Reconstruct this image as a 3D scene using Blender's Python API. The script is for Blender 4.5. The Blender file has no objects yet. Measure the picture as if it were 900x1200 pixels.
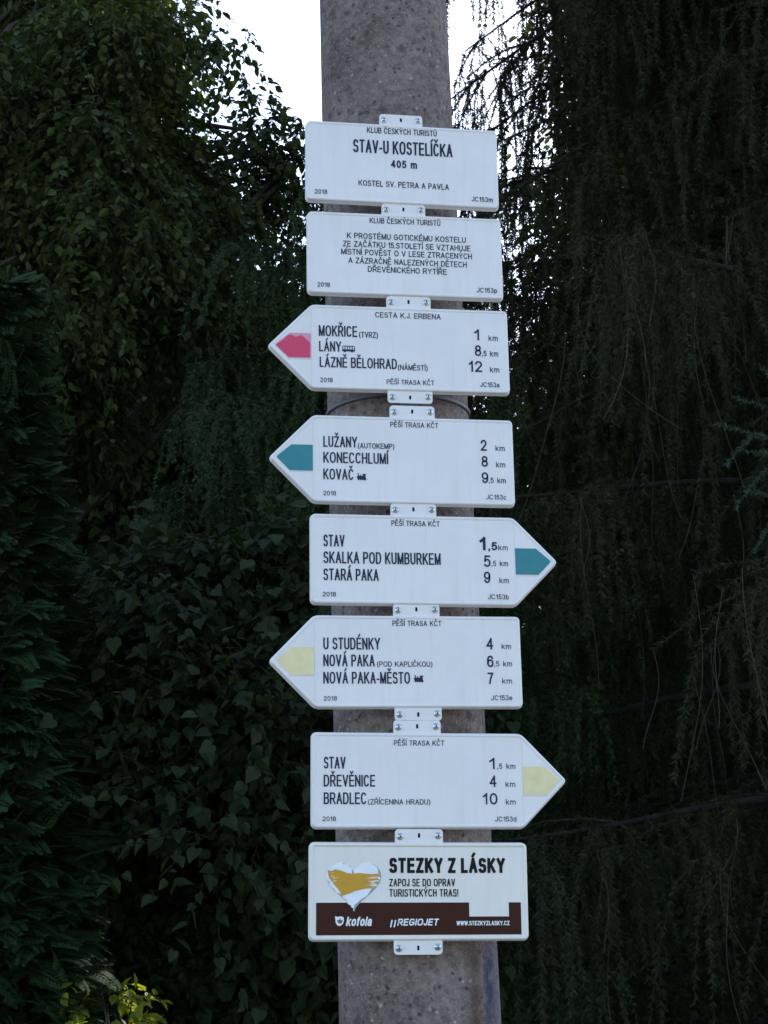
import bpy, math, random
import numpy as np
from mathutils import Vector, Matrix
from mathutils.geometry import tessellate_polygon

sc = bpy.context.scene
col = sc.collection
rng = np.random.default_rng(11)
random.seed(4)
R = math.radians

# ---------------------------------------------------------------- camera, sky, sun, exposure
CAM = np.array([-0.4379, -2.6495, 1.6])
PITCH, YAW, ROLL, FPX = R(14.3975), R(8.3543), R(-0.8415), 1957.03
cp, sp, cy, sy = math.cos(PITCH), math.sin(PITCH), math.cos(YAW), math.sin(YAW)
FWD = np.array([sy*cp, cy*cp, sp])
R0 = np.array([cy, -sy, 0.0])
U0 = np.cross(R0, FWD)
RGT = math.cos(ROLL)*R0 + math.sin(ROLL)*U0
UPV = -math.sin(ROLL)*R0 + math.cos(ROLL)*U0
cd = bpy.data.cameras.new('camera')
cam = bpy.data.objects.new('camera', cd)
col.objects.link(cam)
cd.sensor_fit = 'VERTICAL'
cd.sensor_height = 24.0
cd.lens = FPX/1200*24.0
cd.clip_start, cd.clip_end = 0.05, 3000
m = Matrix.Identity(4)
for i in range(3):
    m[i][0], m[i][1], m[i][2], m[i][3] = RGT[i], UPV[i], -FWD[i], CAM[i]
cam.matrix_world = m
sc.camera = cam

SUN_EL, SUN_AZ = R(38), R(32)          # azimuth from +Y towards +X
w = bpy.data.worlds.new('World')
sc.world = w
w.use_nodes = True
nt = w.node_tree
bg = nt.nodes['Background']
sky = nt.nodes.new('ShaderNodeTexSky')
sky.sky_type = 'NISHITA'
sky.sun_disc = False
sky.sun_elevation = SUN_EL
sky.sun_rotation = SUN_AZ
sky.air_density = 1.0
sky.dust_density = 0.8
sky.ozone_density = 1.4
nt.links.new(sky.outputs[0], bg.inputs[0])
bg.inputs[1].default_value = 0.13
sd = bpy.data.lights.new('sun', 'SUN')
sd.energy = 3.2
sd.angle = R(0.5)
sd.color = (1.0, 0.95, 0.86)
sun = bpy.data.objects.new('sun', sd)
col.objects.link(sun)
SUNDIR = np.array([math.sin(SUN_AZ)*math.cos(SUN_EL), math.cos(SUN_AZ)*math.cos(SUN_EL), math.sin(SUN_EL)])
sun.rotation_euler = Vector(SUNDIR).to_track_quat('Z', 'Y').to_euler()
sun.location = (6, 12, 20)
vs = sc.view_settings
vs.view_transform = 'Standard'
vs.look = 'None'
vs.exposure = 1.68
vs.gamma = 1.0
vs.use_curve_mapping = False
sc.cycles.max_bounces = 6
sc.cycles.transparent_max_bounces = 4
sc.cycles.use_denoising = True


def spot(px, py, d):
    """a world point, d metres away horizontally, in the direction of photo pixel (px, py)"""
    v = FWD + RGT*(px-450)/FPX - UPV*(py-600)/FPX
    return CAM + v*(d/math.hypot(v[0], v[1]))


# ---------------------------------------------------------------- helpers
def tag(o, label=None, cat=None, group=None, kind=None):
    if label: o['label'] = label
    if cat: o['category'] = cat
    if group: o['group'] = group
    if kind: o['kind'] = kind
    return o


def empty(name, loc=(0, 0, 0), rot=(0, 0, 0)):
    o = bpy.data.objects.new(name, None)
    o.empty_display_size = 0.1
    o.location = loc
    o.rotation_euler = rot
    col.objects.link(o)
    return o


def link(name, me, mats, parent=None):
    for mt in (mats if isinstance(mats, (list, tuple)) else [mats]):
        me.materials.append(mt)
    o = bpy.data.objects.new(name, me)
    if parent is not None:
        o.parent = parent
    col.objects.link(o)
    return o


def nmesh(name, blocks, smooth=False):
    """blocks: list of (verts (n,3), faces (m,k), material index); big meshes straight from arrays"""
    V, LI, LS, MI = [], [], [], []
    off = lo = 0
    for v, f, mi in blocks:
        v = np.asarray(v, dtype=np.float32)
        f = np.asarray(f, dtype=np.int32)
        if len(f) == 0: continue
        V.append(v)
        LI.append((f+off).ravel())
        LS.append(lo+np.arange(len(f), dtype=np.int32)*f.shape[1])
        MI.append(np.full(len(f), mi, dtype=np.int32))
        off += len(v)
        lo += f.size
    V, LI, LS, MI = map(np.concatenate, (V, LI, LS, MI))
    me = bpy.data.meshes.new(name)
    me.vertices.add(len(V)); me.vertices.foreach_set('co', V.ravel())
    me.loops.add(len(LI)); me.loops.foreach_set('vertex_index', LI)
    me.polygons.add(len(LS)); me.polygons.foreach_set('loop_start', LS)
    me.polygons.foreach_set('material_index', MI)
    me.polygons.foreach_set('use_smooth', np.full(len(LS), smooth))
    me.update(calc_edges=True)
    return me


class MB:
    """collects polygons of any size into one mesh"""
    def __init__(s): s.v, s.f, s.m, s.s = [], [], [], []
    def add(s, verts, faces, mi=0, smooth=False):
        o = len(s.v)
        s.v += [tuple(map(float, p)) for p in verts]
        s.f += [tuple(i+o for i in f) for f in faces]
        s.m += [mi]*len(faces); s.s += [smooth]*len(faces)
    def loft(s, rings, close=True, cap0=False, cap1=False, mi=0, smooth=True):
        n = len(rings[0]); vs_, fs = [], []
        for r in rings: vs_ += list(r)
        for k in range(len(rings)-1):
            for i in range(n if close else n-1):
                j = (i+1) % n
                fs.append((k*n+i, k*n+j, (k+1)*n+j, (k+1)*n+i))
        s.add(vs_, fs, mi, smooth)
        if cap0: s.add(list(rings[0])[::-1], [tuple(range(n))], mi)
        if cap1: s.add(rings[-1], [tuple(range(n))], mi)
    def box(s, a, b, mi=0):
        x0, y0, z0 = a; x1, y1, z1 = b
        v = [(x0,y0,z0),(x1,y0,z0),(x1,y1,z0),(x0,y1,z0),(x0,y0,z1),(x1,y0,z1),(x1,y1,z1),(x0,y1,z1)]
        s.add(v, [(0,3,2,1),(4,5,6,7),(0,1,5,4),(1,2,6,5),(2,3,7,6),(3,0,4,7)], mi)
    def mesh(s, name):
        me = bpy.data.meshes.new(name)
        me.from_pydata(s.v, [], s.f)
        me.polygons.foreach_set('material_index', s.m)
        me.polygons.foreach_set('use_smooth', s.s)
        me.update()
        return me
    def build(s, name, mats, parent=None): return link(name, s.mesh(name), mats, parent)


def rowv(a): return a/np.maximum(np.linalg.norm(a, axis=-1, keepdims=True), 1e-9)


def tubes(P, rad, sides=3):
    """P (N,K,3) centre lines, rad (N,K) -> verts, quads"""
    P = np.asarray(P, float); N, K, _ = P.shape
    T = np.gradient(P, axis=1) if K > 2 else np.repeat((P[:, 1:]-P[:, :1]), 2, 1)
    T = rowv(T)
    ref = np.where(np.abs(T[..., 2:]) > .9, np.array([1., 0, 0]), np.array([0, 0, 1.]))
    A = rowv(np.cross(T, ref)); B = np.cross(T, A)
    th = np.arange(sides)*2*np.pi/sides
    V = P[:, :, None]+rad[..., None, None]*(A[:, :, None]*np.cos(th)[:, None]+B[:, :, None]*np.sin(th)[:, None])
    idx = np.arange(N*K*sides).reshape(N, K, sides)
    a = idx[:, :-1]; b = idx[:, 1:]
    F = np.stack([a, np.roll(a, -1, 2), np.roll(b, -1, 2), b], -1).reshape(-1, 4)
    return V.reshape(-1, 3), F


def scatter(P, D, Nn, size, tv, tf):
    """copy a template (verts in side, along, normal; faces) to every point"""
    D = rowv(D); S = rowv(np.cross(D, Nn)); Nn = np.cross(S, D)
    tv = np.asarray(tv, float)
    V = P[:, None]+size[:, None, None]*(tv[None, :, 0:1]*S[:, None]+tv[None, :, 1:2]*D[:, None]+tv[None, :, 2:3]*Nn[:, None])
    F = (np.arange(len(P))[:, None, None]*len(tv)+np.asarray(tf)[None]).reshape(-1, len(tf[0]))
    return V.reshape(-1, 3), F


# ---------------------------------------------------------------- materials
def mat(name, colr=(.5, .5, .5), rough=.6, metal=0.0, spec=.5):
    mt = bpy.data.materials.new(name); mt.use_nodes = True
    b = mt.node_tree.nodes['Principled BSDF']
    b.inputs['Base Color'].default_value = (*colr, 1)
    b.inputs['Roughness'].default_value = rough
    b.inputs['Metallic'].default_value = metal
    b.inputs['Specular IOR Level'].default_value = spec
    return mt, mt.node_tree.nodes, mt.node_tree.links, b


def ramp(N, stops, interp='LINEAR'):
    r = N.new('ShaderNodeValToRGB'); r.color_ramp.interpolation = interp
    e = r.color_ramp.elements
    while len(e) < len(stops): e.new(.5)
    for x, (p, c) in zip(e, stops):
        x.position = p; x.color = (*c, 1) if len(c) == 3 else c
    return r


def noise(N, L, vec, scale, detail=4, rough=.55):
    n = N.new('ShaderNodeTexNoise'); n.inputs['Scale'].default_value = scale
    n.inputs['Detail'].default_value = detail; n.inputs['Roughness'].default_value = rough
    if vec is not None: L.new(vec, n.inputs['Vector'])
    return n


def mixc(N, L, fac, a, b, mode='MIX'):
    x = N.new('ShaderNodeMix'); x.data_type = 'RGBA'; x.blend_type = mode
    for sock, val in ((x.inputs[0], fac), (x.inputs[6], a), (x.inputs[7], b)):
        if hasattr(val, 'is_linked') or hasattr(val, 'links'): L.new(val, sock)
        elif isinstance(val, (int, float)): sock.default_value = val
        else: sock.default_value = (*val, 1)
    return x.outputs[2]


def bump(N, L, b, h, strength, dist):
    n = N.new('ShaderNodeBump'); n.inputs['Strength'].default_value = strength
    n.inputs['Distance'].default_value = dist
    L.new(h, n.inputs['Height']); L.new(n.outputs[0], b.inputs['Normal'])


def leafmat(name, dark, light, trans, rough=.45, spec=.35, tmix=.35, nscale=.9):
    """leaf colour varies leaf by leaf and by patches of the crown; light also passes through"""
    mt, N, L, b = mat(name, dark, rough, 0, spec)
    g = N.new('ShaderNodeNewGeometry')
    tc = N.new('ShaderNodeTexCoord')
    nz = noise(N, L, tc.outputs['Object'], nscale, 2)
    ad = N.new('ShaderNodeMath'); ad.operation = 'MULTIPLY_ADD'
    L.new(nz.outputs['Fac'], ad.inputs[0]); ad.inputs[1].default_value = .9
    mm = N.new('ShaderNodeMath'); mm.operation = 'MULTIPLY'; mm.inputs[1].default_value = .6
    L.new(g.outputs['Random Per Island'], mm.inputs[0]); L.new(mm.outputs[0], ad.inputs[2])
    r = ramp(N, [(.3, dark), (1.0, light)])
    L.new(ad.outputs[0], r.inputs[0])
    L.new(r.outputs[0], b.inputs['Base Color'])
    t = N.new('ShaderNodeBsdfTranslucent'); t.inputs[0].default_value = (*trans, 1)
    ms = N.new('ShaderNodeMixShader'); ms.inputs[0].default_value = tmix
    L.new(b.outputs[0], ms.inputs[1]); L.new(t.outputs[0], ms.inputs[2])
    L.new(ms.outputs[0], N['Material Output'].inputs[0])
    return mt


def barkmat(name, a, b2, sc_=14):
    mt, N, L, b = mat(name, a, .9, 0, .2)
    tc = N.new('ShaderNodeTexCoord')
    mp = N.new('ShaderNodeMapping'); mp.inputs['Scale'].default_value = (1, 1, .25)
    L.new(tc.outputs['Object'], mp.inputs[0])
    nz = noise(N, L, mp.outputs[0], sc_, 6)
    r = ramp(N, [(.3, a), (.7, b2)]); L.new(nz.outputs['Fac'], r.inputs[0])
    L.new(r.outputs[0], b.inputs['Base Color'])
    bump(N, L, b, nz.outputs['Fac'], .8, .02)
    return mt


M = {}
def board_paint(name, base):
    mt, N, L, b = mat(name, base, .36, 0, .45)
    tc = N.new('ShaderNodeTexCoord')
    n1 = noise(N, L, tc.outputs['Object'], 9, 5)
    r = ramp(N, [(.35, tuple(c*.93 for c in base)), (.65, base)])
    L.new(n1.outputs['Fac'], r.inputs[0])
    n2 = noise(N, L, tc.outputs['Object'], 170, 2)
    r2 = ramp(N, [(.70, (0, 0, 0)), (.78, (.35, .35, .35))]); L.new(n2.outputs['Fac'], r2.inputs[0])
    c = mixc(N, L, r2.outputs[0], r.outputs[0], tuple(c*.6 for c in base))
    mp = N.new('ShaderNodeMapping'); mp.inputs['Scale'].default_value = (26, 1, 2.2); L.new(tc.outputs['Object'], mp.inputs[0])
    n5 = noise(N, L, mp.outputs[0], 3.0, 5, .65)
    r5 = ramp(N, [(.52, (0, 0, 0)), (.80, (.42, .42, .42))]); L.new(n5.outputs['Fac'], r5.inputs[0])
    c = mixc(N, L, r5.outputs[0], c, (base[0]*.80, base[1]*.79, base[2]*.74))
    L.new(c, b.inputs['Base Color'])
    n3 = noise(N, L, tc.outputs['Object'], 14, 3)
    rr = ramp(N, [(.3, (.28,)*3), (.7, (.5,)*3)]); L.new(n3.outputs['Fac'], rr.inputs[0])
    L.new(rr.outputs[0], b.inputs['Roughness'])
    n4 = noise(N, L, tc.outputs['Object'], 420, 2)
    bump(N, L, b, n4.outputs['Fac'], .12, .0006)
    return mt
M['white'] = board_paint('sign_white', (.84, .785, .755))
M['cream'] = board_paint('sponsor_white', (.85, .79, .71))
def ink(name, c, rough=.45, spec=.4):
    mt, N, L, b = mat(name, c, rough, 0, spec)
    tc = N.new('ShaderNodeTexCoord'); n = noise(N, L, tc.outputs['Object'], 55, 4)
    r = ramp(N, [(.3, tuple(x*.93 for x in c)), (.7, tuple(min(1, x*1.05) for x in c))])
    L.new(n.outputs['Fac'], r.inputs[0]); L.new(r.outputs[0], b.inputs['Base Color'])
    return mt
M['navy'] = ink('lettering_ink', (.024, .027, .060), .6, .2)
M['black'] = ink('black_ink', (.012, .009, .009), .6, .15)
M['brown'] = ink('brown_print', (.050, .015, .008), .6, .15)
M['gold'] = ink('gold_print', (.60, .30, .012), .4)
M['paper'] = ink('white_print', (.86, .86, .86), .4)
M['shade'] = ink('grey_print', (.33, .34, .36), .4)
M['grey'] = ink('hole_shade', (.01, .01, .012), .7)  # near-black that paints in the shade inside slots and screw sockets
M['teal'] = ink('teal_stripe', (.022, .21, .235), .4)
M['yellow'] = ink('yellow_stripe', (.83, .70, .38), .4)
M['red'] = ink('red_stripe', (.68, .045, .12), .4)
M['pink'] = ink('faded_red_stripe', (.70, .30, .38), .4)
M['steel'], N, L, b = mat('screw_steel', (.62, .63, .65), .28, 1.0)
M['band'], N, L, b = mat('band_steel', (.13, .125, .12), .55, .9)
M['rail'], N, L, b = mat('rail_steel', (.30, .31, .32), .5, .8)

# concrete of the pole: exposed aggregate, rust run and a smear of old blue paint
mt, N, L, b = mat('pole_concrete', (.2, .19, .19), .88, 0, .3)
tc = N.new('ShaderNodeTexCoord'); ob = tc.outputs['Object']
n1 = noise(N, L, ob, 7, 6); n2 = noise(N, L, ob, 75, 4, .7)
r1 = ramp(N, [(.28, (.115, .084, .070)), (.48, (.21, .162, .143)), (.74, (.285, .225, .204))]); L.new(n1.outputs['Fac'], r1.inputs[0])
r2 = ramp(N, [(.32, (.45, .44, .44)), (.66, (1.2, 1.2, 1.2))]); L.new(n2.outputs['Fac'], r2.inputs[0])
c = mixc(N, L, .85, r1.outputs[0], r2.outputs[0], 'MULTIPLY')
def specks(scale, lo, hi, colr, c, thr=.62):
    wn = noise(N, L, ob, scale*.9, 3)
    wv = N.new('ShaderNodeVectorMath'); wv.operation = 'SCALE'; wv.inputs['Scale'].default_value = 1.1/scale
    L.new(wn.outputs['Color'], wv.inputs[0])
    wa = N.new('ShaderNodeVectorMath'); wa.operation = 'ADD'; L.new(ob, wa.inputs[0]); L.new(wv.outputs[0], wa.inputs[1])
    v = N.new('ShaderNodeTexVoronoi'); v.inputs['Scale'].default_value = scale; L.new(wa.outputs[0], v.inputs['Vector'])
    rr = ramp(N, [(lo, (1, 1, 1)), (hi, (0, 0, 0))]); L.new(v.outputs['Distance'], rr.inputs[0])
    sp_ = N.new('ShaderNodeSeparateColor'); L.new(v.outputs['Color'], sp_.inputs[0])
    gt = N.new('ShaderNodeMath'); gt.operation = 'GREATER_THAN'; gt.inputs[1].default_value = thr
    L.new(sp_.outputs[0], gt.inputs[0])
    mu = N.new('ShaderNodeMath'); mu.operation = 'MULTIPLY'
    L.new(rr.outputs[0], mu.inputs[0]); L.new(gt.outputs[0], mu.inputs[1])
    return mixc(N, L, mu.outputs[0], c, colr), v
c, v1 = specks(210, .20, .40, (.26, .23, .215), c, .6)
c, v2 = specks(85, .15, .42, (.055, .048, .046), c, .72)
c, v3 = specks(70, .06, .26, (.40, .37, .36), c, .80)
c, v4 = specks(32, .10, .40, (.085, .070, .062), c, .78)
sx = N.new('ShaderNodeSeparateXYZ'); L.new(ob, sx.inputs[0])
def band_mask(x0, x1, soft, ztop, zsoft, nscale, warp):
    """a streak running down the shaft: x range, fading in below ztop"""
    nz = noise(N, L, ob, nscale, 4)
    a = N.new('ShaderNodeMath'); a.operation = 'MULTIPLY_ADD'
    L.new(nz.outputs['Fac'], a.inputs[0]); a.inputs[1].default_value = warp; L.new(sx.outputs[0], a.inputs[2])
    f = []
    for lo, hi in ((x0-soft, x0+soft), (x1+soft, x1-soft)):
        mr = N.new('ShaderNodeMapRange'); mr.inputs[1].default_value = lo+warp*.5; mr.inputs[2].default_value = hi+warp*.5
        L.new(a.outputs[0], mr.inputs[0]); f.append(mr)
    mr = N.new('ShaderNodeMapRange'); mr.inputs[1].default_value = ztop+zsoft; mr.inputs[2].default_value = ztop-zsoft
    L.new(sx.outputs[2], mr.inputs[0]); f.append(mr)
    nz2 = noise(N, L, ob, nscale*2.3, 5)
    mr = N.new('ShaderNodeMapRange'); mr.inputs[1].default_value = .3; mr.inputs[2].default_value = .62; mr.inputs[3].default_value = .25
    L.new(nz2.outputs['Fac'], mr.inputs[0]); f.append(mr)
    o = f[0].outputs[0]
    for q in f[1:]:
        mu = N.new('ShaderNodeMath'); mu.operation = 'MULTIPLY'; L.new(o, mu.inputs[0]); L.new(q.outputs[0], mu.inputs[1]); o = mu.outputs[0]
    return o
c = mixc(N, L, band_mask(.028, .052, .010, 1.60, .03, 12, .02), c, (.085, .055, .036))
c = mixc(N, L, band_mask(.060, .082, .006, 1.585, .02, 22, .018), c, (.030, .038, .085))
c = mixc(N, L, band_mask(.095, .20, .02, 1.60, .05, 9, .03), c, (.10, .11, .16))
L.new(c, b.inputs['Base Color'])
ah = N.new('ShaderNodeMath'); ah.operation = 'MULTIPLY_ADD'; ah.inputs[1].default_value = -.5
L.new(v1.outputs['Distance'], ah.inputs[0]); L.new(n2.outputs['Fac'], ah.inputs[2])
bump(N, L, b, ah.outputs[0], .7, .004)
M['concrete'] = mt

mt, N, L, b = mat('ground_soil', (.1, .09, .05), .95, 0, .2)
tc = N.new('ShaderNodeTexCoord'); n1 = noise(N, L, tc.outputs['Object'], .8, 8); n2 = noise(N, L, tc.outputs['Object'], 25, 5)
r1 = ramp(N, [(.36, (.07, .085, .04)), (.46, (.14, .122, .105)), (.7, (.20, .18, .165))]); L.new(n1.outputs['Fac'], r1.inputs[0])
r2 = ramp(N, [(.3, (.6,)*3), (.7, (1.2,)*3)]); L.new(n2.outputs['Fac'], r2.inputs[0])
L.new(mixc(N, L, 1.0, r1.outputs[0], r2.outputs[0], 'MULTIPLY'), b.inputs['Base Color'])
bump(N, L, b, n2.outputs['Fac'], .8, .03)
M['ground'] = mt
M['bark'] = barkmat('bark', (.035, .028, .022), (.085, .07, .055))
M['conifer_bark'] = barkmat('conifer_bark', (.010, .009, .007), (.026, .022, .018))
M['twig'] = barkmat('twig_bark', (.018, .014, .011), (.045, .036, .027), 40)
M['palestrand'], N, L, b = mat('dry_strand', (.075, .062, .046), .8, 0, .2)
M['broadleaf'] = leafmat('broadleaf_green', (.012, .024, .008), (.060, .080, .022), (.07, .10, .015), rough=.6, spec=.15, tmix=.25)
M['lilac'] = leafmat('bush_green', (.009, .015, .005), (.025, .036, .012), (.05, .09, .02), rough=.6, spec=.14, tmix=.15)
M['thuja'] = leafmat('fan_green', (.012, .027, .010), (.028, .056, .018), (.03, .06, .015), rough=.7, spec=.12, tmix=.15)
M['needle'] = leafmat('needle_green', (.013, .020, .010), (.040, .045, .019), (.03, .04, .01), rough=.7, spec=.10, tmix=.12)
M['needle_mid'] = leafmat('needle_mid_green', (.018, .040, .015), (.045, .080, .026), (.03, .05, .01), rough=.65, spec=.12, tmix=.12)
M['needle_fresh'] = leafmat('needle_fresh_green', (.025, .06, .036), (.05, .105, .058), (.04, .08, .03), rough=.5, spec=.3, tmix=.2)
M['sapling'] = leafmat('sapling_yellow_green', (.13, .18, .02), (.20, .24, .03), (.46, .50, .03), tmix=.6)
M['farleaf'] = leafmat('far_wood_green', (.022, .038, .014), (.05, .072, .022), (.07, .10, .02), rough=.7, spec=.1, tmix=.25)
M['cone'] = barkmat('cone_brown', (.025, .018, .012), (.06, .042, .028), 60)

# ---------------------------------------------------------------- ground
g = MB()
n = 40; S_ = 600.0
xs = [S_*(abs(t)**2.2)*(1 if t > 0 else -1) for t in np.linspace(-1, 1, n)]
gv, gf = [], []
for j, y in enumerate(xs):
    for i, x in enumerate(xs):
        d = math.hypot(x, y)
        gv.append((x, y, (0.10*math.sin(x*.31)*math.cos(y*.27) if d > 2 else 0) + (0.012*d if d > 30 else 0)*0))
for j in range(n-1):
    for i in range(n-1):
        a = j*n+i; gf.append((a, a+1, a+n+1, a+n))
g.add(gv, gf, 0, True)
tag(g.build('ground', M['ground']), kind='structure')

# ---------------------------------------------------------------- the concrete pole
pole = empty('concrete_pole', (.0555, .187, 0), (R(0), 0, 0))
tag(pole, 'weathered grey round concrete pole carrying the stack of white hiking signs', 'pole')
def pole_at(z):          # centre and radius of the tapering, slightly leaning shaft, in the pole's own frame
    t = z-1.473
    return (.0248-.0199*t-.0555, .1779-.0064*t-.187, .1329-.0067*t)
mb = MB(); rings = []
for z in np.linspace(-.3, 7.5, 60):
    x, y, r = pole_at(z)
    rings.append([(x+r*math.cos(a), y+r*math.sin(a), z) for a in np.linspace(0, 2*math.pi, 96, endpoint=False)])
mb.loft(rings, cap1=True)
mb.build('shaft', M['concrete'], pole)
# mounting rail behind the boards
mb = MB()
mb.box((-.0555-.012, .016-.187, 1.585), (-.0555+.016, .040-.187, 3.02))
mb.build('mounting_rail', M['rail'], pole)
def strap(z0, h, name):
    mb = MB(); rings = []
    x, y, r = pole_at(z0)
    for dr, dz in ((.0012, 0), (.0034, .0008), (.0034, h-.0008), (.0012, h)):
        rings.append([(x+(r+dr)*math.cos(a), y+(r+dr)*math.sin(a), z0+dz) for a in np.linspace(0, 2*math.pi, 96, endpoint=False)])
    mb.loft(rings)
    a0 = R(-62); bx, by = x+(r+.006)*math.cos(a0), y+(r+.006)*math.sin(a0)
    o = mb.build(name, M['band'], pole)
    return o
strap(2.5050, .008, 'steel_strap')

# ---------------------------------------------------------------- lettering: a drawn single-stroke alphabet
def arc(cx, cy_, rx, ry, a0, a1, n=11, p=2.0):
    out = []
    for t in np.linspace(R(a0), R(a1), n):
        c_, s_ = math.cos(t), math.sin(t)
        out.append((cx+rx*math.copysign(abs(c_)**(2/p), c_), cy_+ry*math.copysign(abs(s_)**(2/p), s_)))
    return out
def glyphs(p):
    A = lambda *a, n=13: arc(*a, n=n, p=p)
    x = .73
    G = {
    'A': (.90, [[(0, 0), (.5, 1)], [(.5, 1), (1, 0)], [(.17, .33), (.83, .33)]]),
    'B': (.82, [[(.6, .53)]+A(.6, .765, .34, .235, -90, 90)[0:0]+[(0, .53)], [(0, 0), (0, 1)]+A(.6, .765, .34, .235, 90, -90)+A(.6, .265, .4, .265, 90, -90)+[(0, 0)]]),
    'C': (.88, [A(.5, .5, .5, .5, 40, 320, n=19)]),
    'D': (.88, [[(0, 0), (0, 1)]+A(.45, .5, .55, .5, 90, -90)+[(0, 0), (0, .05)]]),
    'E': (.78, [[(1, 0), (0, 0), (0, 1), (.96, 1)], [(0, .52), (.9, .52)]]),
    'F': (.72, [[(0, 0), (0, 1), (1, 1)], [(0, .5), (.85, .5)]]),
    'G': (.93, [A(.5, .5, .5, .5, 42, 318, n=19)+[(1, .20), (1, .46), (.55, .46)]]),
    'H': (.85, [[(0, 0), (0, 1)], [(1, 0), (1, 1)], [(0, .52), (1, .52)]]),
    'I': (.0, [[(.5, 0), (.5, 1)]]),
    'J': (.6, [[(1, 1), (1, .28)]+A(.5, .28, .5, .28, 0, -170)]),
    'K': (.88, [[(0, 0), (0, 1)], [(.95, 1), (0, .34)], [(.34, .58), (1, 0)]]),
    'L': (.68, [[(0, 1), (0, 0), (1, 0)]]),
    'M': (1.0, [[(0, 0), (0, 1), (.5, .02), (1, 1), (1, 0)]]),
    'N': (.86, [[(0, 0), (0, 1), (1, 0), (1, 1)]]),
    'O': (.96, [A(.5, .5, .5, .5, 90, 450, n=29)]),
    'P': (.80, [[(0, 0), (0, 1)]+A(.58, .73, .42, .27, 90, -90)+[(0, .46)]]),
    'R': (.88, [[(0, 0), (0, 1)]+A(.58, .735, .38, .265, 90, -90)+[(0, .47)], [(.55, .47), (1, 0)]]),
    'S': (.80, [A(.5, .75, .45, .25, 18, 270, n=15)[:-1]+A(.5, .255, .5, .255, 85, -160, n=16)]),
    'T': (.80, [[(0, 1), (1, 1)], [(.5, 1), (.5, 0)]]),
    'U': (.84, [[(0, 1), (0, .34)]+A(.5, .34, .5, .34, 180, 360)+[(1, 1)]]),
    'V': (.90, [[(0, 1), (.5, 0)], [(.5, 0), (1, 1)]]),
    'W': (1.25, [[(0, 1), (.25, 0)], [(.25, 0), (.5, 1)], [(.5, 1), (.75, 0)], [(.75, 0), (1, 1)]]),
    'Y': (.90, [[(0, 1), (.5, .44)], [(1, 1), (.5, .44)], [(.5, .47), (.5, 0)]]),
    'Z': (.80, [[(0, 1), (1, 1), (0, 0), (1, 0)]]),
    '0': (.66, [A(.5, .5, .5, .5, 90, 450, n=27)]),
    '1': (.38, [[(0, .74), (.5, .84), (.98, 1), (.98, 0)]]),
    '2': (.66, [A(.5, .71, .48, .29, 170, -25, n=13)+[(.0, .0), (1, 0)]]),
    '3': (.66, [A(.48, .755, .42, .245, 160, -90, n=14)+A(.48, .255, .5, .255, 90, -165, n=15)]),
    '4': (.70, [[(.76, 0), (.76, 1), (0, .28), (1, .28)]]),
    '5': (.66, [[(.92, 1), (.17, 1), (.06, .50)]+A(.46, .33, .52, .33, 112, -146, n=16)]),
    '6': (.66, [[(.93, .80)]+A(.5, .6, .5, .4, 45, 180, n=9)+A(.5, .31, .5, .31, 180, 540, n=21)]),
    '7': (.64, [[(0, 1), (1, 1), (.55, .5), (.34, 0)]]),
    '8': (.66, [A(.5, .76, .43, .24, -90, 270, n=21)+A(.5, .265, .5, .265, 90, 450, n=23)]),
    '9': (.66, [[(.07, .20)]+A(.5, .4, .5, .4, 225, 360, n=9)+A(.5, .69, .5, .31, 0, 360, n=21)]),
    '-': (.36, [[(0, .36), (1, .36)]]),
    '.': (.0, [[(.5, 0), (.5, .02)]]),
    ',': (.12, [[(.5, .02), (.45, -.10), (.2, -.16)]]),
    '!': (.0, [[(.5, .34), (.5, 1)], [(.5, 0), (.5, .02)]]),
    '(': (.34, [arc(2, .39, 2, .64, 120, 240, n=11)]),
    ')': (.34, [arc(-1, .39, 2, .64, 60, -60, n=11)]),
    'k': (.60, [[(0, 0), (0, 1)], [(.92, x), (0, .26)], [(.36, .44), (1, 0)]]),
    'm': (.98, [[(0, 0), (0, x)], [(0, .5)]+arc(.25, .5, .25, .23, 180, 0, n=9)+[(.5, 0)], [(.5, .5)]+arc(.75, .5, .25, .23, 180, 0, n=9)+[(1, 0)]]),
    'a': (.62, [[(.05, .56)]+A(.46, .50, .42, .23, 150, 0, n=9)+[(.9, .1), (1, 0)], [(.88, .46), (.4, .38)]+A(.36, .19, .36, .19, 100, 330, n=11)+[(.88, .26)]]),
    'b': (.62, [[(0, 0), (0, 1)], A(.5, .365, .5, .365, 180, 540, n=21)]),
    'c': (.58, [A(.5, .365, .5, .365, 40, 320, n=17)]),
    'd': (.62, [[(1, 0), (1, 1)], A(.5, .365, .5, .365, 0, 360, n=21)]),
    'e': (.64, [[(0, .38), (1, .38)]+A(.5, .365, .5, .365, 5, 315, n=18)]),
    'p': (.62, [[(0, -.27), (0, x)], A(.5, .365, .5, .365, 180, 540, n=21)]),
    'o': (.62, [A(.5, .365, .5, .365, 90, 450, n=21)]),
    'f': (.36, [A(.75, .78, .35, .22, 60, 180, n=8)+[(.4, 0)], [(0, x), (.95, x)]]),
    'l': (.10, [[(.5, 1), (.5, 0)]]),
    ' ': (.24, []),
    }
    return G
BASE = {'Č': ('C', 'v'), 'Š': ('S', 'v'), 'Ř': ('R', 'v'), 'Ž': ('Z', 'v'), 'Ě': ('E', 'v'), 'Ď': ('D', 'v'), 'Á': ('A', "'"), 'É': ('E', "'"),
        'Í': ('I', "'"), 'Ý': ('Y', "'"), 'Ů': ('U', 'o')}


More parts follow.
